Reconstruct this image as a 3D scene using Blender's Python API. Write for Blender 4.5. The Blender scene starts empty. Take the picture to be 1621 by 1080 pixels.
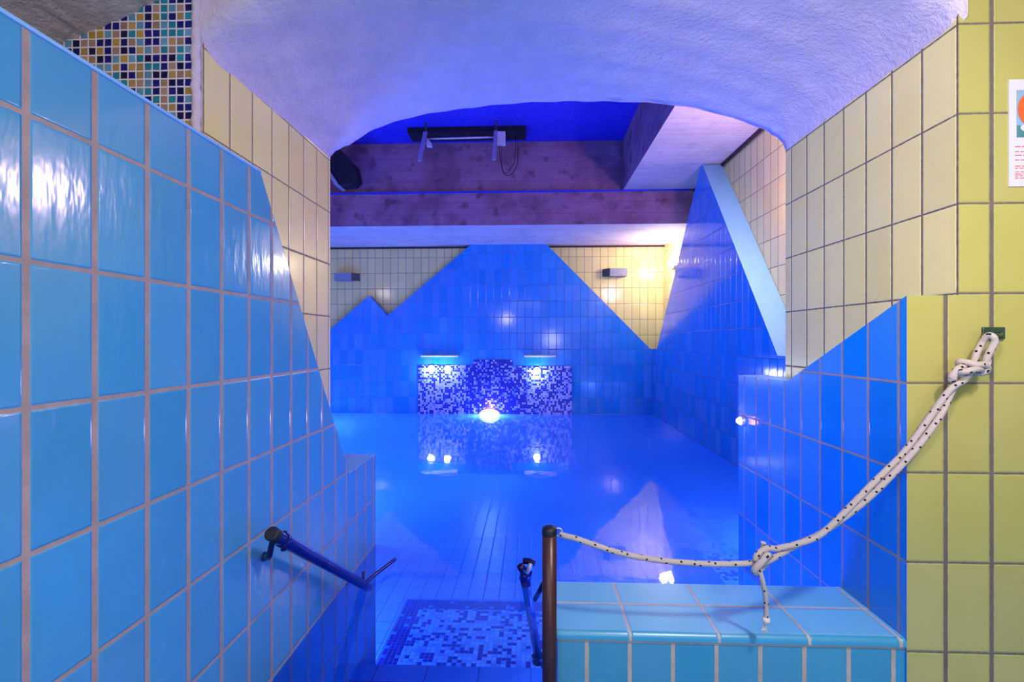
import bpy, bmesh, math, random
from mathutils import Vector, Matrix
random.seed(7)
C = bpy.context.scene.collection
SC = bpy.context.scene

# ------------------------------------------------------------------ camera
F = 770.0                                   # focal length in pixels of the 1621 wide photo
YAW = math.atan(29.5 / F)
cam_d = bpy.data.cameras.new('camera'); cam = bpy.data.objects.new('camera', cam_d); C.objects.link(cam)
cam_d.sensor_fit = 'HORIZONTAL'; cam_d.sensor_width = 36.0; cam_d.lens = 36.0 * F / 1621.0
cam_d.shift_y = -2.0 / 1621.0
cam_d.clip_start = 0.02; cam_d.clip_end = 60
cam.location = (0, 0, 0); cam.rotation_euler = (math.pi / 2, 0, YAW)
SC.camera = cam

def at(u, v, y):
    """point of the photograph on the upright plane at distance y"""
    c, s = math.cos(YAW), math.sin(YAW)
    xc = (u - 810.5) / F; zc = (538.0 - v) / F
    d = y / (c + xc * s)
    return Vector((xc * d * c - d * s, y, zc * d))

# ------------------------------------------------------------------ node helpers
class NT:
    def __init__(self, name):
        self.m = bpy.data.materials.new(name); self.m.use_nodes = True
        self.t = self.m.node_tree; self.t.nodes.clear()
        self.out = self.n('ShaderNodeOutputMaterial')
    def n(self, kind, **kw):
        nd = self.t.nodes.new(kind)
        for k, v in kw.items(): setattr(nd, k, v)
        return nd
    def link(self, a, b): self.t.links.new(a, b)
    def put(self, sock, val):
        if hasattr(val, 'is_output') or isinstance(val, bpy.types.NodeSocket): self.link(val, sock)
        else: sock.default_value = val
    def math(self, op, a, b=None, c=None, clamp=False):
        nd = self.n('ShaderNodeMath', operation=op, use_clamp=clamp)
        self.put(nd.inputs[0], a)
        if b is not None: self.put(nd.inputs[1], b)
        if c is not None: self.put(nd.inputs[2], c)
        return nd.outputs[0]
    def mix(self, fac, a, b, blend='MIX'):
        nd = self.n('ShaderNodeMix', data_type='RGBA', blend_type=blend)
        self.put(nd.inputs[0], fac)
        self.put(nd.inputs[6], a if not isinstance(a, tuple) else (*a[:3], 1))
        self.put(nd.inputs[7], b if not isinstance(b, tuple) else (*b[:3], 1))
        return nd.outputs[2]
    def noise(self, vec, scale, detail=3, rough=.5, dim='3D'):
        nd = self.n('ShaderNodeTexNoise', noise_dimensions=dim)
        if vec is not None: self.link(vec, nd.inputs['Vector'])
        nd.inputs['Scale'].default_value = scale; nd.inputs['Detail'].default_value = detail
        nd.inputs['Roughness'].default_value = rough
        return nd.outputs['Fac']
    def ramp(self, fac, stops, interp='LINEAR'):
        nd = self.n('ShaderNodeValToRGB'); cr = nd.color_ramp; cr.interpolation = interp
        while len(cr.elements) < len(stops): cr.elements.new(0.5)
        for e, (p, c) in zip(cr.elements, stops): e.position = p; e.color = (*c[:3], 1)
        self.put(nd.inputs[0], fac)
        return nd.outputs[0]
    def rng(self, val, a, b, c=0.0, d=1.0, smooth=False):
        nd = self.n('ShaderNodeMapRange'); nd.interpolation_type = 'SMOOTHSTEP' if smooth else 'LINEAR'
        self.put(nd.inputs[0], val)
        for i, x in enumerate((a, b, c, d)): self.put(nd.inputs[i + 1], x)
        return nd.outputs[0]
    def comb(self, x, y, z=0.0):
        nd = self.n('ShaderNodeCombineXYZ'); self.put(nd.inputs[0], x); self.put(nd.inputs[1], y); self.put(nd.inputs[2], z)
        return nd.outputs[0]
    def uv(self):
        nd = self.n('ShaderNodeUVMap'); nd.uv_map = 'UVMap'
        sp = self.n('ShaderNodeSeparateXYZ'); self.link(nd.outputs[0], sp.inputs[0])
        return nd.outputs[0], sp.outputs[0], sp.outputs[1]
    def bump(self, h, strength, dist=.01):
        nd = self.n('ShaderNodeBump'); nd.inputs['Strength'].default_value = strength
        nd.inputs['Distance'].default_value = dist; self.link(h, nd.inputs['Height'])
        return nd.outputs[0]
    def bsdf(self, color, rough, normal=None, metallic=0.0, spec=.5, coat=0.0):
        b = self.n('ShaderNodeBsdfPrincipled')
        self.put(b.inputs['Base Color'], color if not isinstance(color, tuple) else (*color[:3], 1))
        self.put(b.inputs['Roughness'], rough); b.inputs['Metallic'].default_value = metallic
        b.inputs['Specular IOR Level'].default_value = spec
        b.inputs['Coat Weight'].default_value = coat
        if normal is not None: self.link(normal, b.inputs['Normal'])
        self.link(b.outputs[0], self.out.inputs[0])
        return b

def lin(r, g, b):
    f = lambda c: (c / 255 / 12.92) if c / 255 <= .04045 else ((c / 255 + .055) / 1.055) ** 2.4
    return (f(r), f(g), f(b))

BLUE = lin(74, 150, 190); GROUT_PINK = lin(176, 150, 142)
BLUE_DEEP = lin(36, 134, 220)
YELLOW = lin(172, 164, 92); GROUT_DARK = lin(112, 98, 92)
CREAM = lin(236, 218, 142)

def tile(name, color, grout, sx, sy, ox, oy, jx, jy, rough=.13, wavy=.25, vary=.10, spec=.5):
    """glazed tiles sx by sy metres; (ox, oy) is where two joints cross"""
    t = NT(name); vec, u, v = t.uv()
    a = t.math('DIVIDE', t.math('SUBTRACT', u, ox), sx); b = t.math('DIVIDE', t.math('SUBTRACT', v, oy), sy)
    ia, ib = t.math('FLOOR', a), t.math('FLOOR', b)
    fa, fb = t.math('SUBTRACT', a, ia), t.math('SUBTRACT', b, ib)
    # distance in metres to the closest joint line
    da = t.math('MULTIPLY', t.math('MINIMUM', fa, t.math('SUBTRACT', 1.0, fa)), sx)
    db = t.math('MULTIPLY', t.math('MINIMUM', fb, t.math('SUBTRACT', 1.0, fb)), sy)
    wob = t.math('MULTIPLY', t.math('SUBTRACT', t.noise(vec, 60, 2), .5), .003)
    ma = t.rng(t.math('ADD', da, wob), jx / 2 - .0006, jx / 2 + .0006)
    mb = t.rng(t.math('ADD', db, wob), jy / 2 - .0006, jy / 2 + .0006)
    m = t.math('MULTIPLY', ma, mb)
    ea = t.rng(da, jx / 2 - .001, jx / 2 + .004, smooth=True); eb = t.rng(db, jy / 2 - .001, jy / 2 + .004, smooth=True)
    edge = t.math('MULTIPLY', ea, eb)
    wn = t.n('ShaderNodeTexWhiteNoise', noise_dimensions='2D'); t.link(t.comb(ia, ib), wn.inputs['Vector'])
    rnd = wn.outputs['Value']
    hsv = t.n('ShaderNodeHueSaturation'); hsv.inputs['Color'].default_value = (*color, 1)
    t.put(hsv.inputs['Value'], t.rng(rnd, 0, 1, 1 - vary, 1 + vary))
    wc = t.n('ShaderNodeSeparateColor'); t.link(wn.outputs['Color'], wc.inputs[0])
    t.put(hsv.inputs['Saturation'], t.rng(wc.outputs[1], 0, 1, 1.0 - vary * .5, 1.0 + vary * .5))
    cloud = t.noise(vec, 9, 4, .6)
    tc = t.mix(t.rng(cloud, .35, .75, 0, .16), hsv.outputs[0], tuple(min(1, c * 1.25 + .03) for c in color))
    gd = t.mix(t.rng(t.noise(vec, 13, 4, .65), .3, .75), grout, tuple(c * .68 for c in grout))
    col = t.mix(m, gd, tc)
    st = t.comb(t.math('MULTIPLY', u, 42.0), t.math('MULTIPLY', v, 13.0), t.math('MULTIPLY', rnd, 30.0))
    glaze = t.noise(st, 1.0, 2, .5)
    tilt = t.math('MULTIPLY', t.math('MULTIPLY', t.math('SUBTRACT', fa, .5), t.math('SUBTRACT', wc.outputs[0], .5)), .2)
    h = t.math('ADD', t.math('MULTIPLY', edge, 1.0), t.math('MULTIPLY', t.math('ADD', glaze, tilt), wavy))
    nrm = t.bump(h, .55, .0026)
    t.bsdf(col, t.rng(m, 0, 1, .85, rough), nrm, spec=spec)
    return t.m

def mosaic(name, cell, ox, oy, stops, grout, joint=.09, rough=.2, jitter=.0):
    t = NT(name); vec, u, v = t.uv()
    if jitter:
        w = t.n('ShaderNodeTexNoise'); t.link(vec, w.inputs['Vector']); w.inputs['Scale'].default_value = 30
        ws = t.n('ShaderNodeSeparateColor'); t.link(w.outputs['Color'], ws.inputs[0])
        u = t.math('ADD', u, t.math('MULTIPLY', t.math('SUBTRACT', ws.outputs[0], .5), jitter))
        v = t.math('ADD', v, t.math('MULTIPLY', t.math('SUBTRACT', ws.outputs[1], .5), jitter))
    a = t.math('DIVIDE', t.math('SUBTRACT', u, ox), cell); b = t.math('DIVIDE', t.math('SUBTRACT', v, oy), cell)
    ia, ib = t.math('FLOOR', a), t.math('FLOOR', b)
    fa, fb = t.math('SUBTRACT', a, ia), t.math('SUBTRACT', b, ib)
    d = t.math('MINIMUM', t.math('MINIMUM', fa, t.math('SUBTRACT', 1.0, fa)), t.math('MINIMUM', fb, t.math('SUBTRACT', 1.0, fb)))
    m = t.rng(d, joint - .02, joint + .02)
    wn = t.n('ShaderNodeTexWhiteNoise', noise_dimensions='2D'); t.link(t.comb(ia, ib), wn.inputs['Vector'])
    cc = t.ramp(wn.outputs['Value'], stops, 'CONSTANT')
    cs = t.n('ShaderNodeSeparateColor'); t.link(wn.outputs['Color'], cs.inputs[0])
    hsv = t.n('ShaderNodeHueSaturation'); t.link(cc, hsv.inputs['Color']); t.put(hsv.inputs['Value'], t.rng(cs.outputs[2], 0, 1, .8, 1.2))
    col = t.mix(m, grout, hsv.outputs[0])
    h = t.rng(d, joint - .05, joint + .1, smooth=True)
    t.bsdf(col, t.rng(m, 0, 1, .8, rough), t.bump(h, .6, .002))
    return t.m

def plaster(name, color, scale=1.0, strength=.8):
    t = NT(name)
    tc = t.n('ShaderNodeTexCoord'); o = tc.outputs['Object']
    n1 = t.noise(o, 55 * scale, 6, .65); n2 = t.noise(o, 9 * scale, 4, .6); n3 = t.noise(o, 190 * scale, 3, .6)
    h = t.math('ADD', t.math('ADD', n1, t.math('MULTIPLY', n2, 1.6)), t.math('MULTIPLY', n3, .35))
    col = t.mix(t.rng(n2, .3, .75), color, tuple(c * .86 for c in color))
    t.bsdf(col, .85, t.bump(h, strength, .014), spec=.25)
    return t.m

def concrete(name, color, board=.11, stain=1.0):
    t = NT(name); vec, u, v = t.uv()
    tc = t.n('ShaderNodeTexCoord'); o = tc.outputs['Object']
    st = t.comb(t.math('MULTIPLY', u, 3.5), t.math('MULTIPLY', v, 30.0), 0.0)
    grain = t.noise(st, 1.0, 5, .65)
    b = t.math('DIVIDE', v, board); ib = t.math('FLOOR', b); fb = t.math('SUBTRACT', b, ib)
    seam = t.rng(t.math('MINIMUM', fb, t.math('SUBTRACT', 1.0, fb)), 0, .05)
    wn = t.n('ShaderNodeTexWhiteNoise', noise_dimensions='1D'); t.link(ib, wn.inputs['W'])
    big = t.noise(o, 2.1, 5, .65); blot = t.noise(o, 5.5, 2, .5)
    c1 = t.mix(t.rng(grain, .3, .72), tuple(c * .8 for c in color), tuple(min(1, c * 1.08) for c in color))
    c2 = t.mix(t.rng(big, .44, .62, 0, .8 * stain), c1, tuple(c * f for c, f in zip(color, (.5, .40, .42))))
    c3 = t.mix(t.rng(blot, .57, .70, 0, .75 * stain), c2, tuple(c * .22 for c in color))
    c4 = t.mix(t.math('MULTIPLY', t.rng(wn.outputs['Value'], 0, 1, 0, .35), 1.0), c3, tuple(c * .75 for c in color))
    c5 = t.mix(t.rng(seam, 0, 1, .35, 0), c4, tuple(c * .35 for c in color))
    h = t.math('ADD', t.math('MULTIPLY', seam, .5), grain)
    t.bsdf(c5, .8, t.bump(h, .6, .006), spec=.3)
    return t.m

def plain(name, color, rough=.4, metallic=0.0, spec=.5, bumpy=0.0, vary=.12):
    t = NT(name); tc = t.n('ShaderNodeTexCoord'); o = tc.outputs['Object']
    n = t.noise(o, 24, 4, .6)
    col = t.mix(t.rng(n, .3, .75), color, tuple(c * (1 - vary * 2) for c in color))
    t.bsdf(col, t.rng(n, .3, .7, rough * .85, min(1, rough * 1.15)), t.bump(n, bumpy, .004) if bumpy else None, metallic, spec)
    return t.m

def emit(name, color, strength):
    t = NT(name); e = t.n('ShaderNodeEmission')
    e.inputs[0].default_value = (*color, 1); e.inputs[1].default_value = strength
    t.link(e.outputs[0], t.out.inputs[0]); return t.m

def water():
    t = NT('pool_water'); tc = t.n('ShaderNodeTexCoord'); o = tc.outputs['Object']
    n = t.noise(o, 3.2, 2, .5); n2 = t.noise(o, 15, 2, .5)
    nrm = t.bump(t.math('ADD', n, t.math('MULTIPLY', n2, .12)), .16, .012)
    tr = t.n('ShaderNodeBsdfTransparent'); tr.inputs[0].default_value = (.60, .84, 1.0, 1)
    gl = t.n('ShaderNodeBsdfGlossy'); gl.inputs['Roughness'].default_value = .035; gl.inputs[0].default_value = (1, 1, 1, 1)
    t.link(nrm, gl.inputs['Normal'])
    fr = t.n('ShaderNodeFresnel'); fr.inputs['IOR'].default_value = 1.52; t.link(nrm, fr.inputs['Normal'])
    mx = t.n('ShaderNodeMixShader'); t.link(fr.outputs[0], mx.inputs[0]); t.link(tr.outputs[0], mx.inputs[1]); t.link(gl.outputs[0], mx.inputs[2])
    # turbidity: the flatter the view, the longer the way through the cloudy water
    lw = t.n('ShaderNodeLayerWeight'); lw.inputs['Blend'].default_value = .5
    tl = t.n('ShaderNodeBsdfTranslucent'); tl.inputs[0].default_value = (*lin(150, 220, 255), 1)
    m2 = t.n('ShaderNodeMixShader'); t.link(t.ramp(lw.outputs['Facing'], [(.46, (.05,) * 3), (.60, (.30,) * 3), (.68, (.46,) * 3), (.80, (.88,) * 3)]), m2.inputs[0])
    t.link(tr.outputs[0], m2.inputs[1]); t.link(tl.outputs[0], m2.inputs[2]); t.link(m2.outputs[0], mx.inputs[1])
    t.link(mx.outputs[0], t.out.inputs[0]); return t.m

def rope_mat():
    t = NT('white_rope_with_black_flecks'); vec, u, v = t.uv()           # u metres along, v turns around
    def fleck(shift, phase):
        a = t.math('ADD', t.math('DIVIDE', u, .040), shift); fa = t.math('FRACT', a)
        b = t.math('FRACT', t.math('ADD', t.math('ADD', v, phase), t.math('MULTIPLY', t.math('FLOOR', a), .17)))
        ma = t.math('LESS_THAN', t.math('ABSOLUTE', t.math('SUBTRACT', fa, .5)), .07)
        mb = t.math('LESS_THAN', t.math('ABSOLUTE', t.math('SUBTRACT', b, .5)), .055)
        return t.math('MULTIPLY', ma, mb)
    m = fleck(0, 0)
    for s, p in ((.35, .25), (.7, .5), (.1, .75)): m = t.math('MAXIMUM', m, fleck(s, p))
    w1 = t.math('SINE', t.math('MULTIPLY', t.math('ADD', t.math('MULTIPLY', u, 260.0), t.math('MULTIPLY', v, 6.0)), 6.2832))
    w2 = t.math('SINE', t.math('MULTIPLY', t.math('SUBTRACT', t.math('MULTIPLY', u, 260.0), t.math('MULTIPLY', v, 6.0)), 6.2832))
    h = t.math('MULTIPLY', w1, w2)
    base = t.mix(t.noise(vec, 60, 3), lin(206, 192, 184), lin(178, 160, 152))
    col = t.mix(m, base, (.012, .012, .016))
    t.bsdf(col, .85, t.bump(h, .5, .0012), spec=.2)
    return t.m

# materials -------------------------------------------------------------------
M = {}
M['blue_left'] = tile('blue_tiles_left', BLUE, GROUT_PINK, .1305, .25, .7926, .133, .0135, .0085, wavy=.6, vary=.055)
M['blue_right'] = tile('blue_tiles_right', BLUE_DEEP, GROUT_PINK, .1255, .25, 1.430, .129, .0085, .0065, wavy=.3)
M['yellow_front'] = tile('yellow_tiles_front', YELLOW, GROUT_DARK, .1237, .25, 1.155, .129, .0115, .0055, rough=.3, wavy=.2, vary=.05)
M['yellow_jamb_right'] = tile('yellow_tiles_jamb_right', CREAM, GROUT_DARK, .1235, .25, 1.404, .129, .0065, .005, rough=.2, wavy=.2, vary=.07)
M['yellow_jamb_left'] = tile('yellow_tiles_jamb_left', CREAM, lin(140, 125, 105), .1276, .252, 1.407, .112, .006, .0055, rough=.18, wavy=.3, vary=.06)
M['yellow_far'] = tile('yellow_tiles_far', CREAM, lin(140, 122, 110), .121, .2425, -3.042, 1.284, .006, .006, wavy=.25, vary=.05)
M['blue_far'] = tile('blue_tiles_far', BLUE_DEEP, lin(70, 90, 150), .119, .245, -2.94, .1, .004, .004, rough=.1, wavy=.18, vary=.07)
M['blue_slab'] = tile('blue_tiles_slab', BLUE_DEEP, lin(60, 80, 150), .122, .245, 3.7, .1, .004, .004, rough=.08, wavy=.3, vary=.08)
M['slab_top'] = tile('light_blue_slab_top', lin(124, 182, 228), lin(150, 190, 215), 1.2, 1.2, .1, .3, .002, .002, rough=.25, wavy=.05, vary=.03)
M['yellow_hall'] = tile('yellow_tiles_hall', CREAM, GROUT_DARK, .125, .245, 3.991, 1.59, .006, .005, wavy=.25, vary=.06)
M['blue_low'] = tile('blue_tiles_low_wall', lin(64, 142, 174), lin(190, 172, 155), .1225, .25, .162, -.864 + .25, .0115, .011, wavy=.25, vary=.06)
M['blue_coping'] = tile('blue_coping_tiles', lin(102, 174, 208), lin(196, 178, 170), .25, .145, .285, 1.555, .0075, .0085, rough=.3, wavy=.2, vary=.04)
M['coping_edge'] = tile('blue_coping_edge_tiles', lin(66, 150, 186), lin(196, 178, 170), .25, 2.0, .285, 5.0, .0085, .001, rough=.3, wavy=.2, vary=.04)
M['pool_floor'] = tile('pale_blue_pool_floor', lin(120, 185, 248), lin(85, 135, 225), .125, .25, 0, 0, .008, .006, rough=.4, wavy=.1, vary=.05)
M['step_tile'] = tile('blue_step_tiles', lin(80, 160, 240), lin(70, 100, 190), .25, .125, 0, 0, .005, .005, rough=.4, wavy=.1, vary=.05)
NAVY, TAN, TEAL, STEEL = lin(16, 14, 110), lin(172, 140, 84), lin(30, 130, 150), lin(96, 150, 180)
M['mosaic_near'] = mosaic('glass_mosaic_navy_tan_teal', .0243, -.9875, .6435,
    [(0, NAVY), (.33, lin(10, 8, 64)), (.43, TAN), (.56, lin(160, 128, 110)), (.66, lin(176, 140, 60)), (.72, TEAL), (.86, STEEL)], lin(224, 214, 222), .085, .15, .0035)
PALE, MID, DARK = lin(172, 180, 250), lin(96, 130, 245), lin(16, 20, 150)
M['mosaic_far'] = mosaic('blue_and_white_mosaic', .0293, -1.721, -.401, [(0, PALE), (.48, MID), (.58, DARK)], lin(70, 90, 220), .07)
M['mosaic_far_dark'] = mosaic('deep_blue_mosaic', .0293, -.866, -.307, [(0, PALE), (.16, MID), (.36, DARK)], lin(50, 60, 190), .07)
M['mosaic_step'] = mosaic('step_mosaic', .0275, 0, 0, [(0, lin(150, 215, 252)), (.50, lin(115, 185, 248)), (.72, lin(20, 36, 150))], lin(95, 150, 240), .05, .4)
M['mosaic_edge'] = mosaic('step_mosaic_border', .0275, 0, 0, [(0, lin(8, 22, 130)), (.8, lin(14, 40, 160)), (.95, lin(95, 165, 245))], lin(50, 95, 220), .05, .4)
M['plaster'] = plaster('white_rough_plaster', lin(230, 212, 228))
M['plaster_room'] = plaster('grey_rough_plaster', lin(226, 214, 216), 1.0, 1.0)
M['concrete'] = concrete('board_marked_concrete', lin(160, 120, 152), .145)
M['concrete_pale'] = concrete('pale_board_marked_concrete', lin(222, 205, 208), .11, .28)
M['recess'] = plain('blue_lit_concrete_soffit', lin(44, 44, 215), .7)  # blue light on the recess put into its colour
M['dark_seam'] = plain('dark_seam', lin(70, 40, 50), .8)
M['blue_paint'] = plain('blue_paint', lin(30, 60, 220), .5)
M['post'] = plain('brown_painted_steel', lin(76, 42, 42), .36, .35, .5, .15)
M['cap'] = plain('dark_plastic_cap', lin(12, 12, 26), .5)
M['rail'] = plain('navy_painted_steel', lin(18, 24, 112), .22, .25, .6)
M['rail_dark'] = plain('navy_bracket_steel', lin(14, 16, 70), .35, .4)
M['steel'] = plain('galvanised_steel', lin(190, 190, 200), .4, .5)
M['anchor'] = plain('dark_green_metal', lin(62, 84, 72), .35, .4, .5, .3)
M['rope'] = rope_mat()
M['fray'] = plain('frayed_rope_fibres', lin(222, 208, 196), .9, 0, .2, .5)
M['housing'] = plain('grey_lamp_housing', lin(150, 150, 165), .5)
M['housing_dark'] = plain('dark_grey_housing', lin(70, 70, 84), .5)
M['white_box'] = plain('white_plastic', lin(215, 210, 222), .45)
M['cable_and_shadow'] = plain('black_cable_and_shadow', lin(12, 12, 16), .5)
M['black'] = plain('black_housing', lin(18, 18, 34), .6)
M['paper'] = plain('white_paper', lin(204, 200, 206), .7, vary=.02)
M['print_blue'] = plain('printed_grey_blue', lin(140, 165, 195), .6, vary=.1)
M['print_orange'] = plain('printed_orange', lin(232, 96, 40), .6, vary=.1)
M['print_teal'] = plain('printed_teal', lin(70, 130, 135), .6, vary=.2)
M['print_red'] = plain('printed_red_ink', lin(205, 110, 120), .7, vary=.02)
M['glow_warm'] = emit('warm_lamp_glow', (1.0, .86, .80), 22)
M['glow_white'] = emit('white_lamp_glow', (.75, .86, 1.0), 20)
M['glow_pool'] = emit('pool_lamp_glow', (1.0, .80, .95), 14)
M['glow_violet'] = emit('violet_spot_glow', (.75, .35, 1.0), 7)
M['water'] = water()

# ------------------------------------------------------------------ mesh helper
class MB:
    """collects faces with a material and box-projected UVs in metres"""
    def __init__(self): self.v = []; self.f = []; self.m = []; self.uv = []; self.mats = []; self.smooth = []
    def mi(self, mat):
        if mat not in self.mats: self.mats.append(mat)
        return self.mats.index(mat)
    def face(self, pts, mat, uv=None, smooth=False):
        pts = [Vector(p) for p in pts]; b = len(self.v); self.v += pts
        self.f.append(list(range(b, b + len(pts)))); self.m.append(self.mi(mat)); self.smooth.append(smooth)
        if uv is None:
            n = Vector((0, 0, 0))
            for i in range(len(pts)): n += pts[i].cross(pts[(i + 1) % len(pts)])
            ax = max(range(3), key=lambda i: abs(n[i]))
            ij = ((1, 2), (0, 2), (0, 1))[ax]; uv = [(p[ij[0]], p[ij[1]]) for p in pts]
        self.uv.append(uv)
    def box(self, lo, hi, mat, **sides):
        """sides: px nx py ny pz nz override the material; None leaves the face out"""
        (x0, y0, z0), (x1, y1, z1) = lo, hi
        fs = dict(nx=[(x0, y1, z0), (x0, y0, z0), (x0, y0, z1), (x0, y1, z1)], px=[(x1, y0, z0), (x1, y1, z0), (x1, y1, z1), (x1, y0, z1)],
                  ny=[(x0, y0, z0), (x1, y0, z0), (x1, y0, z1), (x0, y0, z1)], py=[(x1, y1, z0), (x0, y1, z0), (x0, y1, z1), (x1, y1, z1)],
                  nz=[(x0, y1, z0), (x1, y1, z0), (x1, y0, z0), (x0, y0, z0)], pz=[(x0, y0, z1), (x1, y0, z1), (x1, y1, z1), (x0, y1, z1)])
        for k, p in fs.items():
            mm = sides.get(k, mat)
            if mm is not None: self.face(p, mm)
    def prism(self, poly, axis, a, b, mat, cap_a=0, cap_b=0, edges=None):
        """poly of 2D points swept along axis from a to b; edges: material per side"""
        def P(p, t): return {'x': (t, p[0], p[1]), 'y': (p[0], t, p[1]), 'z': (p[0], p[1], t)}[axis]
        area = sum(poly[i][0] * poly[(i + 1) % len(poly)][1] - poly[(i + 1) % len(poly)][0] * poly[i][1] for i in range(len(poly)))
        if area < 0:
            poly = poly[::-1]
            if edges: edges = edges[::-1]; edges = edges[1:] + edges[:1]
        flip = axis == 'y'
        A = [P(p, a) for p in poly]; B = [P(p, b) for p in poly]
        ca = mat if cap_a == 0 else cap_a; cb = mat if cap_b == 0 else cap_b
        fa, fb = (A, B[::-1]) if flip else (A[::-1], B)
        if ca is not None: self.face(fa, ca)
        if cb is not None: self.face(fb, cb)
        n = len(poly)
        for i in range(n):
            j = (i + 1) % n; mm = edges[i] if edges else mat
            if mm is None: continue
            q = [A[i], A[j], B[j], B[i]]
            self.face(q[::-1] if flip else q, mm)
    def tube(self, pts, r, mat, seg=12, caps=True, radii=None):
        pts = [Vector(p) for p in pts]; n = len(pts); rings = []; L = 0
        t0 = (pts[1] - pts[0]).normalized(); up = Vector((0, 0, 1)) if abs(t0.z) < .9 else Vector((1, 0, 0))
        nrm = (up - t0 * up.dot(t0)).normalized(); us = []
        for i, p in enumerate(pts):
            t = ((pts[min(i + 1, n - 1)] - pts[i]).normalized() + (pts[i] - pts[max(i - 1, 0)]).normalized()).normalized()
            nrm = (nrm - t * nrm.dot(t)).normalized(); bi = t.cross(nrm)
            rr = radii[i] if radii else r
            rings.append([p + (nrm * math.cos(2 * math.pi * k / seg) + bi * math.sin(2 * math.pi * k / seg)) * rr for k in range(seg)])
            if i: L += (pts[i] - pts[i - 1]).length
            us.append(L)
        for i in range(n - 1):
            for k in range(seg):
                j = (k + 1) % seg
                self.face([rings[i][k], rings[i][j], rings[i + 1][j], rings[i + 1][k]], mat,
                          [(us[i], k / seg), (us[i], (k + 1) / seg), (us[i + 1], (k + 1) / seg), (us[i + 1], k / seg)], True)
        if caps:
            self.face(rings[0][::-1], mat, [(0, 0)] * seg); self.face(rings[-1], mat, [(0, 0)] * seg)
    def build(self, name, parent=None, origin=None, bevel=0.0, weld=True):
        o0 = Vector(origin) if origin is not None else Vector((0, 0, 0))
        me = bpy.data.meshes.new(name)
        me.from_pydata([p - o0 for p in self.v], [], self.f)
        for mt in self.mats: me.materials.append(M[mt])
        ul = me.uv_layers.new(name='UVMap'); k = 0
        for pi, p in enumerate(me.polygons):
            p.material_index = self.m[pi]; p.use_smooth = self.smooth[pi]
            for q in range(p.loop_total): ul.data[p.loop_start + q].uv = self.uv[pi][q]
        if weld:
            bm = bmesh.new(); bm.from_mesh(me); bmesh.ops.remove_doubles(bm, verts=bm.verts, dist=1e-5); bm.to_mesh(me); bm.free()
        o = bpy.data.objects.new(name, me); C.objects.link(o); o.location = o0
        if parent is not None:
            o.parent = parent; o.location = o0 - parent.location if parent.type == 'EMPTY' else o0 - parent.location
        if bevel:
            bv = o.modifiers.new('bevel', 'BEVEL'); bv.width = bevel; bv.segments = 3; bv.limit_method = 'ANGLE'; bv.angle_limit = math.radians(40)
        return o

def tag(o, label, cat, group=None, kind=None):
    o['label'] = label; o['category'] = cat
    if group: o['group'] = group
    if kind: o['kind'] = kind
    return o
def struct(o): o['kind'] = 'structure'; return o
def thing(name, loc, label, cat, group=None):
    e = bpy.data.objects.new(name, None); C.objects.link(e); e.location = loc; e.empty_display_size = .05
    return tag(e, label, cat, group)
def spline(pts, n=8):
    pts = [Vector(p) for p in pts]; P = [pts[0] * 2 - pts[1]] + pts + [pts[-1] * 2 - pts[-2]]; out = []
    for i in range(1, len(P) - 2):
        for k in range(n):
            t = k / n; a, b, c, d = P[i - 1], P[i], P[i + 1], P[i + 2]
            out.append(.5 * ((2 * b) + (c - a) * t + (2 * a - 5 * b + 4 * c - d) * t * t + (3 * b - a - 3 * c + d) * t ** 3))
    out.append(pts[-1]); return out

YF, YB = 1.40, 2.32          # front and back of the vaulted passage
ZW = -1.13                   # water level
YH = 7.55                    # far wall of the pool hall

# ------------------------------------------------------------------ the near room
b = MB()                                            # low blue wall on the left, cut off at a slant
poly = [(-2.6, -2.2), (2.66, -2.2), (2.66, -.632), (2.268, -.632), (1.512, .533), (-2.6, .533)]
b.prism(poly, 'x', -.97, -.855, 'blue_left', edges=['blue_left', 'blue_left', 'slab_top', 'slab_top', 'slab_top', 'blue_left'])
b.box((-1.35, YB, -2.2), (-.97, 2.66, -.632), 'blue_left', pz='slab_top', px=None)
struct(b.build('wall_left', bevel=.004))
b = MB()                                            # highlight on that wall's rounded top edge, built as a paler strip
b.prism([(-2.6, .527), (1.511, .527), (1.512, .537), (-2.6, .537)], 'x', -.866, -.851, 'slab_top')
struct(b.build('trim_highlight', bevel=.004))

b = MB()                                            # blue wall on the right, sloping down into the pool
poly = [(YF, -2.2), (2.5, -2.2), (2.5, -.178), (2.035, -.170), (YF, .124)]
b.prism(poly, 'x', 1.05, 1.19, 'blue_right', cap_b=None, edges=['blue_right', 'blue_right', 'slab_top', 'slab_top', 'yellow_front'])
struct(b.build('wall_right'))

b = MB()                                            # wall left of the passage: mosaic to the front, yellow inside
b.box((-3.6, YF - .015, -2.2), (-.985, YB, 2.6), 'yellow_far', ny='mosaic_near', px=None)
b.box((-.985, YF, -2.2), (-.97, YB, 2.6), 'yellow_jamb_left', ny='plaster', nx=None)
struct(b.build('wall_front_left'))
b = MB()                                            # the rough plaster bead between mosaic and yellow tiles
pts = []
for i in range(41):
    z = .5 + i * .02; pts.append((-.978 + random.uniform(-.0035, .0035), YF - .012 + random.uniform(-.003, .003), z))
b.tube(pts, .0125, 'plaster', 8)
struct(b.build('trim_1'))

b = MB()                                            # yellow wall right of the passage
b.box((1.19, YF, -2.2), (3.2, YB, 2.6), 'yellow_front', nx='yellow_jamb_right', py='yellow_far')
struct(b.build('wall_front_right'))

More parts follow.
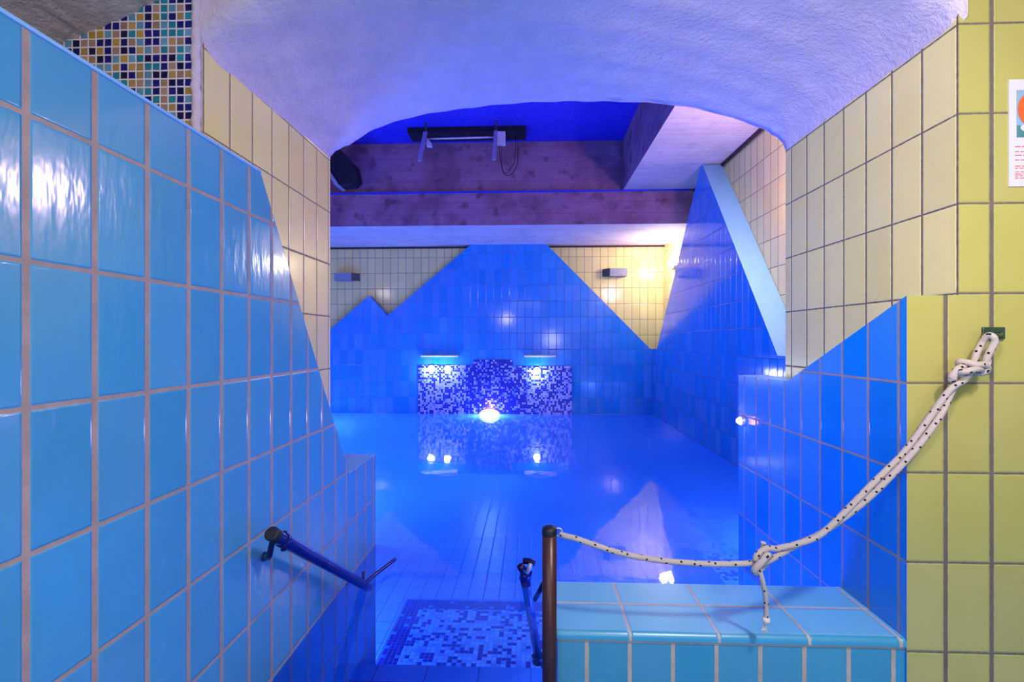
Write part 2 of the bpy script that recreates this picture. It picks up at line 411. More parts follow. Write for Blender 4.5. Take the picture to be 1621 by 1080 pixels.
# vault over the passage: a shallow barrel, rough plaster
prof = [(-.985, .86), (-.972, .878), (-.955, .900), (-.916, .926), (-.86, .954), (-.78, 1.003), (-.654, 1.047), (-.485, 1.088), (-.321, 1.110), (-.148, 1.122),
        (.06, 1.131), (.255, 1.134), (.43, 1.128), (.675, 1.103), (.889, 1.056), (1.070, .996), (1.140, .952), (1.175, .918), (1.192, .880), (1.205, .86)]
sp = spline([(x, 0, z) for x, z in prof], 4); prof2 = [(p.x, p.z) for p in sp]
b = MB(); N = 26
rows = []
for j in range(N + 1):
    t = j / N; y = YF - .012 + (YB + .0 - YF + .012) * t
    e = .035 * max(0, 1 - (y - YF + .012) / .07) ** 2        # front arris worn round
    row = []
    for i, (x, z) in enumerate(prof2):
        w = math.sin(i * 1.7 + j * .9) * .0022 + math.sin(i * .43 - j * 1.3) * .003
        row.append(Vector((x, y, z + e - .035 * (1 - t) * max(0, 1 - i / 16) + (w if 0 < i < len(prof2) - 1 else 0))))
    rows.append(row)
for j in range(N):
    for i in range(len(prof2) - 1):
        b.face([rows[j][i], rows[j + 1][i], rows[j + 1][i + 1], rows[j][i + 1]], 'plaster', smooth=True)
for row, rev in ((rows[0], False), (rows[-1], True)):        # wall above the arch, front and back
    for i in range(len(row) - 1):
        q = [row[i], row[i + 1], Vector((row[i + 1].x, row[i + 1].y, 2.6)), Vector((row[i].x, row[i].y, 2.6))]
        b.face(q[::-1] if rev else q, 'plaster')
b.face([(rows[0][0].x, YF - .012, 2.6), (rows[0][-1].x, YF - .012, 2.6), (rows[0][-1].x, YB, 2.6), (rows[0][0].x, YB, 2.6)], 'plaster')
struct(b.build('ceiling_vault'))

# rough plaster ceiling of the near room, rising from the left
prof = [(-2.1, .50), (-1.8, .66), (-1.6, .77), (-1.38, .876), (-1.3, .908), (-1.214, .940), (-1.15, .968), (-1.086, .998), (-.98, 1.05), (-.8, 1.13), (-.5, 1.26), (0, 1.38), (.6, 1.42), (1.4, 1.42), (3.2, 1.42)]
sp = spline([(x, 0, z) for x, z in prof], 6); prof2 = [(p.x, p.z) for p in sp]
b = MB(); N = 60; rows = []
for j in range(N + 1):
    y = -2.6 + (YF - .012 + 2.6) * j / N
    rows.append([Vector((x, y, z + (random.uniform(-.005, .005) if y > .3 and x < -.7 else 0))) for x, z in prof2])
for j in range(N):
    for i in range(len(prof2) - 1):
        b.face([rows[j][i], rows[j + 1][i], rows[j + 1][i + 1], rows[j][i + 1]], 'plaster_room', smooth=True)
struct(b.build('ceiling'))
b = MB(); b.box((-2.2, -2.6, -1.3), (-2.0, YF - .015, .62), 'plaster_room'); struct(b.build('wall_back_left'))
b = MB(); b.box((-2.2, -2.7, -1.3), (3.2, -2.6, 1.6), 'plaster_room'); struct(b.build('wall_back'))
b = MB(); b.box((2.6, -2.6, -1.3), (2.75, YF, 1.6), 'yellow_front'); struct(b.build('wall_side'))
b = MB()
b.box((-2.2, -2.6, -1.32), (-.97, YF - .015, -1.2), 'step_tile')
b.box((-.855, -2.6, -2.2), (2.6, 1.15, -1.2), 'step_tile')
b.box((.10, 1.15, -2.2), (2.6, YF, -1.2), 'step_tile')
struct(b.build('floor'))

# ------------------------------------------------------------------ the low wall across the right half of the passage
low = thing('low_wall', (.56, 1.55, -1.3), 'low blue tiled wall with a light blue coping, right of the brown post', 'wall')
b = MB(); b.box((.078, YF + .008, -2.2), (1.05, 1.69, -.860), 'blue_low'); b.build('wall_base', low)
b = MB()
arc = [(YF, -.860)] + [(YF + .014 - .014 * math.cos(a), -.852 + .014 * math.sin(a)) for a in [math.radians(d) for d in (0, 18, 36, 54, 72, 90)]]
poly = arc + [(1.69, -.838), (1.69, -.860)]
b.prism(poly, 'x', .076, 1.05, 'blue_coping', edges=['coping_edge'] * 6 + ['blue_coping'] * 3)
b.build('coping', low)

# ------------------------------------------------------------------ pool hall
b = MB()
b.box((-3.8, YH, -2.3), (2.3, YH + .15, 2.7), 'yellow_far'); struct(b.build('wall_far'))
b = MB(); b.box((2.05, YB, -2.3), (2.2, YH, 2.7), 'yellow_hall'); struct(b.build('wall_hall_right'))
b = MB(); b.box((-3.8, YB, -2.3), (-3.6, YH, 2.7), 'yellow_hall'); struct(b.build('wall_hall_left'))
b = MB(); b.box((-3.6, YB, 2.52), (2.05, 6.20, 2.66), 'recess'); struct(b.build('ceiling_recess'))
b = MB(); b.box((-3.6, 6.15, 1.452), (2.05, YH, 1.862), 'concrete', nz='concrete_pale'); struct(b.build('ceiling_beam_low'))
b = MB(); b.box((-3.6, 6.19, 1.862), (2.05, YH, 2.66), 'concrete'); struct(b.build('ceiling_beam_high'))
b = MB(); b.box((1.16, YB, 1.882), (2.05, 6.17, 2.52), 'concrete_pale', nx='concrete'); struct(b.build('ceiling_beam_right'))  # left side gets the darker concrete to stand for its shade
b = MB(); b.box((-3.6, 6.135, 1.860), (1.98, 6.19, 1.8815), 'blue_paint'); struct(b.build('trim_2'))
b = MB()
b.box((-3.6, YH - .02, 1.425), (2.05, YH, 1.452), 'dark_seam'); struct(b.build('trim_3'))  # dark strip in place of the shadow gap above the far wall
b = MB(); b.box((2.03, YB, 1.845), (2.05, 6.15, 1.882), 'dark_seam'); struct(b.build('trim_4'))
b = MB(); b.box((-3.6, 1.15, -2.3), (2.05, YH, -2.05), 'pool_floor'); struct(b.build('floor_pool'))

# blue mountain silhouettes built of tiles in front of the yellow walls
b = MB()
poly = [(-3.6, -2.05), (1.84, -2.05), (1.84, -.142), (1.806, -.142), (.24, 1.452), (-.916, 1.452), (-2.203, .369), (-2.488, .681), (-3.101, .156), (-3.6, -.27)]
b.prism(poly, 'y', 7.40, YH - .001, 'blue_far', cap_b=None)
tag(b.build('mountain_panel', origin=(-.5, 7.47, -2.05)), 'wide blue tiled mountain silhouette with two peaks across the far wall', 'wall panel', 'blue tiled mountain silhouettes')
b = MB()
poly = [(2.505, -2.05), (7.40, -2.05), (7.40, -.135), (7.17, -.135), (5.36, 1.872), (5.28, 1.874), (3.70, -.118), (2.505, -.118)]
b.prism(poly, 'x', 1.84, 2.048, 'blue_slab', cap_b=None, edges=['blue_slab'] * 3 + ['slab_top'] * 4 + ['blue_slab'])
tag(b.build('mountain_panel', origin=(1.94, 5.3, -2.05)), 'steep pointed blue mountain slab with a pale blue top edge along the right wall', 'wall panel', 'blue tiled mountain silhouettes')

# mosaic patch behind the pool lamp
b = MB()
y0, y1 = 7.388, 7.399
for (x0, x1, zt, mt) in ((-1.721, -.99, -.387, 'mosaic_far'), (-.99, -.866, -.387, 'mosaic_far_dark'), (-.866, -.269, -.307, 'mosaic_far_dark'), (-.269, -.06, -.401, 'mosaic_far_dark'), (-.06, .621, -.401, 'mosaic_far')):
    b.box((x0, y0, -1.30), (x1, y1, zt), mt)
tag(b.build('mosaic_panel', origin=(-.55, 7.394, -1.3)), 'blue and white mosaic panel with a raised middle on the far wall at the waterline', 'mosaic panel')

# steps and bench under the water
b = MB(); b.box((-.855, 1.15, -2.05), (.60, 1.85, -1.36), 'step_tile'); struct(b.build('floor_step'))
b = MB(); b.box((-.855, 1.85, -2.05), (1.05, 2.37, -1.60), 'step_tile'); struct(b.build('floor_step'))
b = MB()
x0, x1, ya, yb, z = -.865, 1.17, 2.37, 3.36, -1.80
b.box((x0, ya, -2.05), (x1, yb, z), 'step_tile', pz=None)
q = lambda xa, xb, y_a, y_b, mt: b.face([(xa, y_a, z), (xb, y_a, z), (xb, y_b, z), (xa, y_b, z)], mt)
q(x0, x1, yb - .02, yb, 'step_tile'); q(x0, x0 + .012, ya, yb - .02, 'step_tile')
q(x0 + .012, x0 + .122, ya, yb - .02, 'mosaic_edge'); q(x0 + .122, x1, yb - .13, yb - .02, 'mosaic_edge')
q(x0 + .122, x1, ya, yb - .13, 'mosaic_step')
tag(b.build('pool_step', origin=(0, 2.9, -2.05)), 'underwater step with a pale and dark blue mosaic top and dark border, below the passage', 'step')
b = MB()
b.box((1.195, 2.33, -2.05), (1.84, 4.42, -1.50), 'blue_far', pz='mosaic_step')
tag(b.build('pool_bench', origin=(1.5, 3.0, -2.05)), 'underwater bench with a speckled mosaic top along the right side of the pool', 'bench')

# water
b = MB()
for xa, xb, ya in ((-3.6, -1.35, YB), (-1.35, -.855, 2.66), (-.855, 1.05, YB), (1.05, 1.19, 2.5), (1.19, 1.84, YB)):
    b.face([(xa, ya, ZW), (xb, ya, ZW), (xb, 7.40, ZW), (xa, 7.40, ZW)], 'water')
b.face([(-.855, 1.15, ZW), (1.05, 1.15, ZW), (1.05, YB, ZW), (-.855, YB, ZW)], 'water')
tag(b.build('pool_water'), 'still clear blue water of the indoor pool, lit from below', 'water', kind='stuff')

# ------------------------------------------------------------------ lamps
def point(name, loc, color, power, radius):
    l = bpy.data.lights.new(name, 'POINT'); l.color = color; l.energy = power; l.shadow_soft_size = radius
    o = bpy.data.objects.new(name, l); C.objects.link(o); o.location = loc; return o
def area(name, loc, rot, color, power, sx, sy):
    l = bpy.data.lights.new(name, 'AREA'); l.shape = 'RECTANGLE'; l.size = sx; l.size_y = sy; l.color = color; l.energy = power
    o = bpy.data.objects.new(name, l); C.objects.link(o); o.location = loc; o.rotation_euler = rot; return o
DEEP = (.07, .19, 1.0)

def box_lamp(cx, cy, cz, label, inner, face='far', lit=True):
    """grey wall lamp: box body with a darker wedge at its inner end"""
    t = thing('wall_lamp', (cx, cy, cz), label, 'lamp', 'grey box wall lamps in the pool hall')
    def tr(p):                                       # local: x along wall, y out of the wall, z up
        if face == 'far': return (cx + p[0], cy - p[1], cz + p[2])
        return (cx - p[1], cy + p[0], cz + p[2])
    def solid(name, plan, z0, z1, mat, par):
        m = MB(); lo = [tr((x, y, z0)) for x, y in plan]; hi = [tr((x, y, z1)) for x, y in plan]; n = len(plan)
        m.face(lo, mat); m.face(hi[::-1], mat)
        for i in range(n): j = (i + 1) % n; m.face([lo[i], hi[i], hi[j], lo[j]], mat)
        return m.build(name, par)
    s = inner
    plan = [(-.13 * s, .0), (.13 * s, .0), (.13 * s, .14), (-.13 * s, .14)]
    solid('housing', plan, -.058, .058, 'housing', t)
    solid('dark_wedge', [(.131 * s, .0), (.225 * s, .0), (.131 * s, .135)], -.05, .062, 'housing_dark', t)
    solid('diffuser', [(-.10 * s, .03), (.10 * s, .03), (.10 * s, .12), (-.10 * s, .12)], .0585, .064, 'glow_warm' if lit else 'white_box', t)
    return t
box_lamp(-2.90, YH, .975, 'grey box wall lamp left of the wide blue mountain, above its small peak', 1, 'far', False)
box_lamp(1.33, YH, 1.025, 'grey box wall lamp on the yellow far wall right of the wide blue mountain', -1, 'far', False)
t = thing('wall_lamp', (2.05, 6.93, 1.05), 'bright white wall lamp half hidden behind the steep blue mountain slab', 'lamp', 'lit wall lamps on the right wall')
m = MB(); m.box((1.985, 6.84, 1.0), (2.05, 7.02, 1.04), 'housing'); m.build('housing', t)
m = MB(); m.prism([(1.925, 1.045), (2.045, 1.045), (2.045, 1.15), (1.975, 1.15)], 'y', 6.83, 7.03, 'glow_warm'); m.build('diffuser', t, bevel=.015)
t = thing('wall_lamp', (2.05, 3.40, 1.05), 'white wall lamp on the right hall wall close behind the passage', 'lamp', 'lit wall lamps on the right wall')
m = MB(); m.box((1.985, 3.31, 1.0), (2.05, 3.49, 1.04), 'housing'); m.build('housing', t)
m = MB(); m.prism([(1.925, 1.045), (2.045, 1.045), (2.045, 1.15), (1.975, 1.15)], 'y', 3.30, 3.50, 'glow_warm'); m.build('diffuser', t, bevel=.015)
t = thing('wall_lamp', (-3.6, 3.7, 1.05), 'white wall lamp on the left hall wall hidden behind the passage', 'lamp', 'lit wall lamps on the left wall')
m = MB(); m.box((-3.6, 3.61, 1.0), (-3.535, 3.79, 1.04), 'housing'); m.build('housing', t)
m = MB(); m.prism([(-3.475, 1.045), (-3.595, 1.045), (-3.595, 1.15), (-3.525, 1.15)], 'y', 3.60, 3.80, 'glow_warm'); m.build('diffuser', t, bevel=.015)
point('light_wall_lamp_left', (-3.40, 3.70, 1.10), (1.0, .84, .80), 7, .05)
point('light_wall_lamp_far', (1.88, 6.93, 1.10), (1.0, .84, .80), 24, .05)
point('light_wall_lamp_near', (1.90, 3.40, 1.10), (1.0, .64, .84), 60, .05)

def disc_lamp(name, c, r, ry, mat, label, group=None, axis='y'):
    t = thing(name, c, label, 'lamp', group)
    c = Vector(c); n = 28
    def ring(rad, d):
        return [c + (Vector((math.cos(a) * rad, -d, math.sin(a) * rad * ry)) if axis == 'y' else Vector((-d, math.cos(a) * rad, math.sin(a) * rad * ry))) for a in [2 * math.pi * k / n for k in range(n)]]
    m = MB(); R = [ring(r * 1.18, 0), ring(r * 1.18, .014), ring(r, .016)]
    for i in range(2):
        for k in range(n): j = (k + 1) % n; m.face([R[i][k], R[i][j], R[i + 1][j], R[i + 1][k]], 'steel', smooth=True)
    m.build('rim', t)
    m = MB(); R = [ring(r * f, d) for f, d in ((1, .014), (.85, .024), (.5, .034), (.15, .037))]
    for i in range(3):
        for k in range(n): j = (k + 1) % n; m.face([R[i][k], R[i][j], R[i + 1][j], R[i + 1][k]], mat, smooth=True)
    m.face(R[-1], mat); m.build('lens', t)
    return t
disc_lamp('pool_lamp', (-.625, 7.388, -1.165), .155, .66, 'glow_pool', 'oval glaring pool lamp at the waterline below the mosaic panel')
disc_lamp('spot_lamp', (-1.516, 7.388, -.445), .052, 1, 'glow_white', 'small white spot lamp at the mosaic, leftmost of three', 'spot lamps over the mosaic')
disc_lamp('spot_lamp', (-1.264, 7.388, -.442), .045, 1, 'glow_white', 'small white spot lamp at the mosaic, second of three from the left', 'spot lamps over the mosaic')
disc_lamp('spot_lamp', (.096, 7.388, -.470), .052, 1, 'glow_white', 'small white spot lamp at the mosaic, alone on the right half', 'spot lamps over the mosaic')
disc_lamp('side_glow', (1.05, 2.44, -.400), .020, 1, 'glow_violet', 'small round violet glowing spot on the pool end of the right blue wall', None, 'x')  # bright violet spot, built as a glowing disc
point('light_pool_lamp', (-.625, 7.20, -1.25), (.10, .26, 1.0), 40, .10)
for i, (x, z, p) in enumerate(((-1.516, -.47, 5), (-1.264, -.465, 4), (.096, -.50, 5.5))):
    point('light_spot_lamp', (x, 7.27, z), (.74, .84, 1.0), p, .03)
point('light_pool_lamp_glare', (-.625, 7.28, -1.07), (.85, .35, 1.0), 5, .03)
point('light_side_glow', (1.005, 2.44, -.40), (.55, .2, 1.0), .35, .02)
# unseen blue lights added below the water to brighten pool, walls and bench
for i, (x, y, z, p) in enumerate(((-3.3, 4.2, -1.55, 160), (-3.3, 6.2, -1.55, 110), (-1.7, 3.0, -1.45, 115), (.55, 1.86, -1.40, 50), (1.5, 2.62, -1.24, 55))):
    point('light_underwater_fill', (x, y, z), DEEP, p, .18)
# ceiling lamp of the near room
area('light_near_room', (1.0, .05, 1.34), (0, 0, 0), (1.0, .95, .92), 46, .2, .2)
point('light_near_room_fill', (.7, -1.3, .0), (1.0, .95, .92), 34, .25)  # unseen fill light added to brighten the plaster ceiling
point('light_left_fill', (-.74, -.45, .66), (1.0, .90, .84), 24, .12)  # unseen fill behind the camera, added for the vault and right jamb
sl = bpy.data.lights.new('light_passage_fill', 'SPOT'); sl.energy = 190; sl.color = (1.0, .86, .76); sl.spot_size = math.radians(50); sl.spot_blend = .9; sl.shadow_soft_size = .12  # unseen spotlight added to lift the right jamb and the vault
so = bpy.data.objects.new('light_passage_fill', sl); C.objects.link(so); so.location = (-.70, -.45, .60)
so.rotation_euler = (Vector((1.19, 2.05, .55)) - so.location).to_track_quat('-Z', 'Y').to_euler()
area('light_back_fill', (-.2, -1.4, 1.2), (0, 0, 0), (.92, .96, 1.0), 22, 1.2, .8)  # moderate unseen fill added over the back of the near room

# water spouts above the mosaic: thin slots with a pale lip
for i, (xa, xb, lab) in enumerate(((-1.672, -1.108, 'thin pale spout ledge above the two left spot lamps'), (-.096, .383, 'thin pale spout ledge above the single right spot lamp'))):
    m = MB(); m.prism([(7.399, -.262), (7.399, -.228), (7.335, -.240), (7.335, -.250)], 'x', xa, xb, 'white_box')
    tag(m.build('spout_ledge', origin=((xa + xb) / 2, 7.37, -.25)), lab, 'ledge', 'spout ledges on the far wall')

# ------------------------------------------------------------------ post and rope
post = thing('rope_post', (.053, 1.372, -1.2), 'upright brown steel post at the left end of the low wall, holding the rope', 'post')
m = MB(); m.tube([(.053, 1.372, -1.2), (.053, 1.372, -.548)], .0205, 'post', 28); m.build('tube', post)
m = MB(); prof = [(.0212, -.548), (.0215, -.535), (.019, -.528), (.010, -.525)]
for i in range(3):
    for k in range(28):
        a, c2 = 2 * math.pi * k / 28, 2 * math.pi * (k + 1) / 28
        (r0, z0), (r1, z1) = prof[i], prof[i + 1]
        m.face([(.053 + r0 * math.cos(a), 1.372 + r0 * math.sin(a), z0), (.053 + r0 * math.cos(c2), 1.372 + r0 * math.sin(c2), z0),
                (.053 + r1 * math.cos(c2), 1.372 + r1 * math.sin(c2), z1), (.053 + r1 * math.cos(a), 1.372 + r1 * math.sin(a), z1)], 'cap', smooth=True)
m.face([(.053 + .010 * math.cos(2 * math.pi * k / 28), 1.372 + .010 * math.sin(2 * math.pi * k / 28), -.525) for k in range(28)], 'cap')
m.build('cap', post)
m = MB(); m.tube([(.078 + .011 * math.cos(a), 1.372, -.541 + .011 * math.sin(a)) for a in [2 * math.pi * k / 16 for k in range(17)]], .0022, 'steel', 8); m.build('eyelet', post)

RY = 1.352
def R(u, v, dy=0.0): return at(u, v, RY + dy)
K1 = lambda cx, cy, dy=0.0: R(1160 + cx / 6.0, 830 + cy / 6.0, dy)
K2 = lambda cx, cy, dy=0.0: R(1480 + cx / 7.716, 500 + cy / 7.716, dy)
rope = thing('rope', R(1205, 885), 'white rope with black flecks slung from the brown post to the yellow wall', 'rope')
rr = .0082
m = MB(); m.tube(spline([R(887, 846, .018), R(896, 849, .008), R(915, 854), R(965, 871), R(1010, 882), R(1060, 889), R(1120, 893), K1(0, 378), K1(120, 375), K1(215, 362, .004), K1(270, 335, .008)], 8), rr * .95, 'rope', 14); m.build('single_strand', rope)
# double strand twisting up to the wall
centre = spline([K1(430, 262), R(1262, 862), R(1300, 845), R(1350, 804), R(1400, 756), R(1440, 714), R(1480, 660), R(1506, 618), K2(330, 800), K2(440, 700)], 8)
for s in (0, 1):
    pts = []
    for i, p in enumerate(centre):
        t = (centre[min(i + 1, len(centre) - 1)] - centre[max(i - 1, 0)]).normalized()
        nz = t.cross(Vector((0, 1, 0))).normalized()
        a = math.radians(90) + 1.15 * math.sin(i / len(centre) * 9.0) + math.pi * s
        pts.append(p + (nz * math.sin(a) + Vector((0, 1, 0)) * math.cos(a)) * rr * 1.02)
    if s == 0: pts = spline([K1(215, 345, -.006), K1(228, 300, -.006), K1(285, 248, -.002), K1(350, 224)], 6)[:-1] + [pts[0]] + pts[1:]
    else: pts = spline([K1(240, 395, .010), K1(310, 362, .006), K1(370, 335)], 6)[:-1] + [pts[0]] + pts[1:]
    m = MB(); m.tube(pts, rr, 'rope', 14); m.build('double_strand', rope)
m = MB()
m.tube(spline([K1(345, 300, .004), K1(325, 300, -.016), K1(280, 350, -.020), K1(225, 410, -.020), K1(205, 445, -.014), K1(225, 455, .002), K1(262, 420, .016), K1(320, 360, .018), K1(350, 310, .012)], 8), rr * 1.12, 'rope', 14)
m.build('lower_knot', rope)
m = MB(); m.tube(spline([K1(290, 172, .012), K1(288, 215, .013), K1(282, 280, .014), K1(262, 360, .012), K1(250, 430, .002)], 6), rr * .85, 'rope', 12); m.build('knot_stub', rope)
m = MB(); m.tube(spline([K1(240, 420, -.004), K1(262, 470, -.006), K1(283, 545, -.006), K1(305, 650, -.004), K1(316, 760, 0), K1(318, 890, .002)], 8), rr * .82, 'rope', 14); m.build('hanging_tail', rope)
m = MB()
m.tube(spline([K1(320, 880, .002), K1(316, 910, .002), K1(310, 945, .002), K1(310, 985, .002)], 4), .006, 'fray', 10, radii=[.0068, .0085, .0100, .0108, .0112, .0108, .0098, .0085, .0068, .0052, .0040, .0035, .003])
for k in range(14):
    a = random.uniform(-1, 1); dx = random.uniform(-26, 22)
    m.tube(spline([K1(312 + a * 18, 950, .002), K1(310 + a * 14 + dx * .4, 990, .002), K1(308 + a * 10 + dx, 1018 + random.uniform(-12, 18), .002 + random.uniform(-.004, .004))], 4), .0011, 'fray', 5)
m.build('frayed_end', rope)
# loop through the wall anchor and the upper knot
m = MB(); m.tube(spline([K2(470, 690, .010), K2(480, 560, .012), K2(520, 440, .012), K2(575, 330, .012), K2(620, 268, .004), K2(665, 240, -.004), K2(712, 262, -.010), K2(728, 320, -.010), K2(690, 400, -.008), K2(640, 500, -.004), K2(610, 590, 0), K2(560, 690, .006)], 8), rr * 1.04, 'rope', 14); m.build('anchor_loop', rope)
m = MB()
m.tube(spline([K2(640, 540, .004), K2(630, 625, -.004), K2(590, 690, -.002), K2(500, 695, .008), K2(400, 660, .016), K2(300, 600, .014), K2(310, 565, .002), K2(400, 575, -.012), K2(500, 600, -.020), K2(590, 600, -.014), K2(640, 640, 0), K2(610, 700, .010)], 8), rr * 1.08, 'rope', 14)
m.tube(spline([K2(560, 705, .004), K2(545, 650, -.014), K2(470, 660, -.026), K2(380, 680, -.026), K2(315, 690, -.016), K2(330, 725, 0), K2(430, 720, .012)], 8), rr * 1.02, 'rope', 14)
m.build('upper_knot', rope)
m = MB(); m.tube(spline([K2(420, 610, .0), K2(340, 625, -.006), K2(270, 665, -.008), K2(225, 725, -.006), K2(205, 775, -.004), K2(170, 785, -.004)], 6), rr, 'rope', 14, radii=[rr * f for f in [1.05] * 6 + [1.1] * 6 + [1.15] * 6 + [1.25] * 5 + [1.3, 1.3, 1.2, 1.1, 1.0, .8, .6, .4]]); m.build('knot_end', rope)

anc = thing('rope_anchor', at(1570, 528, YF), 'dark green metal wall bracket on the yellow tiles holding the rope loop', 'bracket')
m = MB(); p0, p1 = at(1553, 537, YF), at(1588, 518, YF)
m.box((p0.x, YF - .007, p0.z), (p1.x, YF - .0002, p1.z), 'anchor'); m.build('plate', anc, bevel=.002)
m = MB(); m.tube(spline([at(1558, 528, YF - .006), at(1559, 530, YF - .03), at(1566, 531, YF - .050), at(1577, 531, YF - .050), at(1584, 530, YF - .03), at(1585, 527, YF - .006)], 6), .0042, 'anchor', 12); m.build('bar', anc)

# ------------------------------------------------------------------ handrails
hl = thing('handrail', (-.76, 1.41, -.574), 'navy tube handrail on the left blue wall, dipping into the water', 'handrail', 'navy handrails beside the steps')
A, B = Vector((-.762, 1.405, -.572)), Vector((-.762, 2.26, -1.165)); d = (B - A).normalized()
m = MB(); m.tube([A, B], .0195, 'rail', 28, caps=False); m.build('tube', hl)
m = MB(); n = 28
nv = Vector((1, 0, 0)); bv = d.cross(nv)
rg = lambda p, r: [p + (nv * math.cos(2 * math.pi * k / n) + bv * math.sin(2 * math.pi * k / n)) * r for k in range(n)]
for (ra, rb) in ((rg(A - d * .002, .0205), rg(A + d * .03, .0205)), (rg(A - d * .004, .016), rg(A - d * .002, .0205))):
    for k in range(n): j = (k + 1) % n; m.face([ra[k], ra[j], rb[j], rb[k]], 'cap', smooth=True)
m.face(rg(A - d * .004, .016)[::-1], 'cap'); m.build('end_cap', hl)
m = MB(); p = A + d * .010
m.tube(spline([p + Vector((0, 0, -.012)), p + Vector((-.012, .008, -.045)), p + Vector((-.03, .030, -.080)), p + Vector((-.0925, .115, -.118))], 6), .0085, 'rail_dark', 14)
m.tube([(-.862, p.y + .117, p.z - .118), (-.850, p.y + .113, p.z - .117)], .014, 'rail_dark', 18); m.build('wall_bracket', hl)
m = MB(); p = A + d * .085
m.tube([p - d * .014, p + d * .014], .0225, 'rail', 24); m.tube([p + Vector((0, 0, .012)), p + Vector((.004, 0, .028))], .007, 'rail_dark', 12); m.tube([p + Vector((0, 0, -.012)), p + Vector((.0, 0, -.030))], .009, 'rail_dark', 12); m.build('clamp', hl)
m = MB(); m.tube(spline([(-.762, 2.20, -1.118), (-.735, 2.26, -1.108), (-.70, 2.34, -1.100), (-.675, 2.40, -1.094)], 6), .0085, 'rail', 12); m.tube([(-.762, 2.19, -1.135), (-.762, 2.19, -1.06)], .006, 'rail_dark', 10); m.build('lower_bracket', hl)

hr = thing('handrail', (.02, 2.3, -1.8), 'navy handrail standing in the water left of the brown post', 'handrail', 'navy handrails beside the steps')
m = MB(); m.tube([at(831, 916, 2.22), at(852, 1040, 2.46)], .0215, 'rail', 24); m.build('tube', hr)
m = MB(); m.tube([at(826, 920, 2.26), at(848, 1030, 2.52)], .0065, 'rail', 12); m.build('reflection_line', hr)
m = MB()
m.tube([at(831, 916, 2.22), at(833, 905, 2.21)], .027, 'rail', 22)
m.tube(spline([at(824, 896, 2.20), at(826, 900, 2.19), at(830, 905, 2.20)], 5), .018, 'rail_dark', 16)
m.tube(spline([at(829, 888, 2.22), at(838, 889, 2.21), at(846, 893, 2.20)], 5), .0135, 'rail_dark', 16)
m.tube(spline([at(840, 893, 2.19), at(838, 900, 2.18), at(834, 907, 2.19)], 5), .010, 'steel', 14); m.build('clamp', hr)
m = MB(); m.tube([at(847, 949, 2.0), at(862, 922, 1.80)], .010, 'rail_dark', 14); m.build('bracket', hr)
m = MB(); m.tube([at(852, 1038, 2.46), at(853, 1048, 2.46)], .034, 'rail_dark', 22); m.build('foot', hr)

# ------------------------------------------------------------------ poster on the yellow wall
pt = thing('poster', (1.43, YF, .57), 'white paper poster with an orange and blue picture on the yellow front wall', 'poster')
m = MB(); m.box((1.322, YF - .003, .424), (1.535, YF - .0002, .720), 'paper'); m.build('sheet', pt)
m = MB(); m.box((1.342, YF - .0042, .560), (1.515, YF - .0032, .690), 'print_blue'); m.box((1.342, YF - .0048, .560), (1.515, YF - .0044, .592), 'print_teal')
m.face([(1.372 + .028 * math.cos(a), YF - .0052, .637 + .042 * math.sin(a)) for a in [2 * math.pi * k / 32 for k in range(32)]], 'print_orange')
m.face([(1.366 + .016 * math.cos(a), YF - .0056, .585 + .010 * math.sin(a)) for a in [2 * math.pi * k / 24 for k in range(24)]], 'paper')
m.build('picture', pt)
m = MB()
for z, w in ((.534, .14), (.520, .165), (.510, .15), (.497, .16), (.480, .17), (.474, .16), (.464, .17), (.458, .165), (.453, .17), (.447, .12)):
    x = 1.338
    while x < 1.338 + w:
        l = random.uniform(.008, .02); m.box((x, YF - .0036, z - .0013), (x + l, YF - .0031, z + .0013), 'print_red'); x += l + .004
m.build('printed_lines', pt)

# ------------------------------------------------------------------ fixture under the hall ceiling
rig = thing('ceiling_fixture', (-.80, 5.6, 2.52), 'metal rail fixture with two hanging arms and a white box under the concrete ceiling', 'fixture')
m = MB(); m.tube([(-1.20, 5.6, 2.33), (-.40, 5.6, 2.338)], .0105, 'white_box', 14); m.build('rail', rig)
for (xa, za, xb, zb) in ((-1.215, 2.40, -1.258, 2.03), (-.400, 2.40, -.412, 2.03)):
    m = MB(); p, q2 = Vector((xa, 5.585, za)), Vector((xb, 5.47, zb)); w = Vector((.021, 0, 0)); dpt = Vector((0, .02, 0))
    c8 = [p - w - dpt, p + w - dpt, p + w + dpt, p - w + dpt, q2 - w - dpt, q2 + w - dpt, q2 + w + dpt, q2 - w + dpt]
    for f in ((0, 3, 2, 1), (4, 5, 6, 7), (0, 1, 5, 4), (1, 2, 6, 5), (2, 3, 7, 6), (3, 0, 4, 7)): m.face([c8[i] for i in f], 'steel')
    arm = m.build('arm', rig)
    m = MB(); m.box((xb - .024, 5.445, zb - .028), (xb + .024, 5.495, zb + .002), 'white_box'); m.build('end_cap', arm)
    m = MB(); m.box((xa - .012, 5.59, 2.38), (xa + .012, 5.615, 2.52), 'housing_dark'); m.build('hanger', rig)
m = MB(); m.prism([(-1.20, 2.33), (-1.15, 2.28), (-1.135, 2.23), (-1.20, 2.235)], 'y', 5.56, 5.62, 'white_box'); m.build('bracket', rig, bevel=.004)
m = MB(); m.box((-1.46, 5.72, 2.455), (-.06, 5.98, 2.52), 'black'); m.build('dark_band', rig)  # long flat black box under the recess ceiling
m = MB(); m.box((-.385, 5.55, 2.25), (-.290, 5.65, 2.385), 'white_box'); m.build('control_box', rig, bevel=.006)
m = MB()
for k in range(3): m.tube([(-.36 + k * .022, 5.58, 2.25), (-.36 + k * .022, 5.58, 2.232)], .007, 'white_box', 10)
m.build('cable_gland', rig)
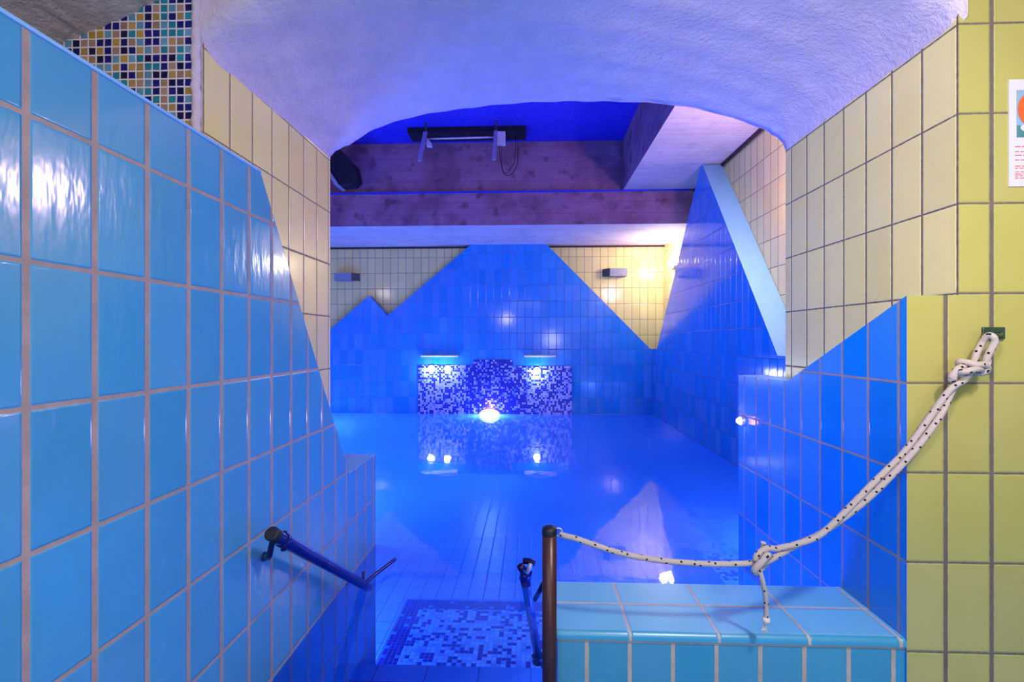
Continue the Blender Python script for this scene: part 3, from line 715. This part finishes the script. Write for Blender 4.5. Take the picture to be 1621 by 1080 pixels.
m = MB(); m.tube(spline([(-.36, 5.58, 2.235), (-.352, 5.6, 2.10), (-.32, 5.63, 1.95), (-.265, 5.66, 1.912), (-.20, 5.70, 1.97), (-.155, 5.76, 2.10), (-.15, 5.80, 2.30), (-.15, 5.82, 2.52)], 8), .0042, 'cable_and_shadow', 8); m.build('cable_and_shadow', rig)
m = MB(); m.tube(spline([(-.338, 5.58, 2.235), (-.33, 5.66, 2.0), (-.28, 5.70, 1.95), (-.22, 5.72, 2.05), (-.19, 5.78, 2.15), (-.17, 5.82, 2.52)], 8), .0035, 'cable_and_shadow', 8); m.build('cable_and_shadow', rig)  # second loop stands for the cable's shadow, built as a thinner tube

# dark floodlight up in the left corner
fl = thing('floodlight', (-2.30, 5.95, 2.52), 'dark box floodlight hanging at the far left behind the passage arch', 'lamp')
m = MB(); m.prism([(-2.56, 2.22), (-2.33, 1.885), (-2.17, 1.90), (-2.11, 1.97), (-2.15, 2.14), (-2.34, 2.34)], 'y', 5.86, 6.05, 'black'); m.build('housing', fl, bevel=.01)
m = MB(); m.prism([(-2.60, 2.22), (-2.375, 1.875), (-2.33, 1.885), (-2.555, 2.225)], 'y', 5.82, 6.06, 'steel'); m.build('front_frame', fl)
m = MB(); m.box((-2.42, 5.92, 2.27), (-2.36, 5.98, 2.52), 'black'); m.build('bracket', fl)

# ------------------------------------------------------------------ world and view
w = bpy.data.worlds.new('world'); SC.world = w; w.use_nodes = True
w.node_tree.nodes['Background'].inputs[0].default_value = (.02, .03, .06, 1); w.node_tree.nodes['Background'].inputs[1].default_value = .2
SC.view_settings.view_transform = 'Standard'; SC.view_settings.look = 'None'; SC.view_settings.gamma = 1.0
SC.view_settings.use_curve_mapping = False; SC.view_settings.exposure = 0.0
SC.cycles.caustics_reflective = False; SC.cycles.caustics_refractive = False
SC.cycles.max_bounces = 10; SC.cycles.diffuse_bounces = 5; SC.cycles.glossy_bounces = 5; SC.cycles.transparent_max_bounces = 10
SC.cycles.sample_clamp_indirect = 6.0
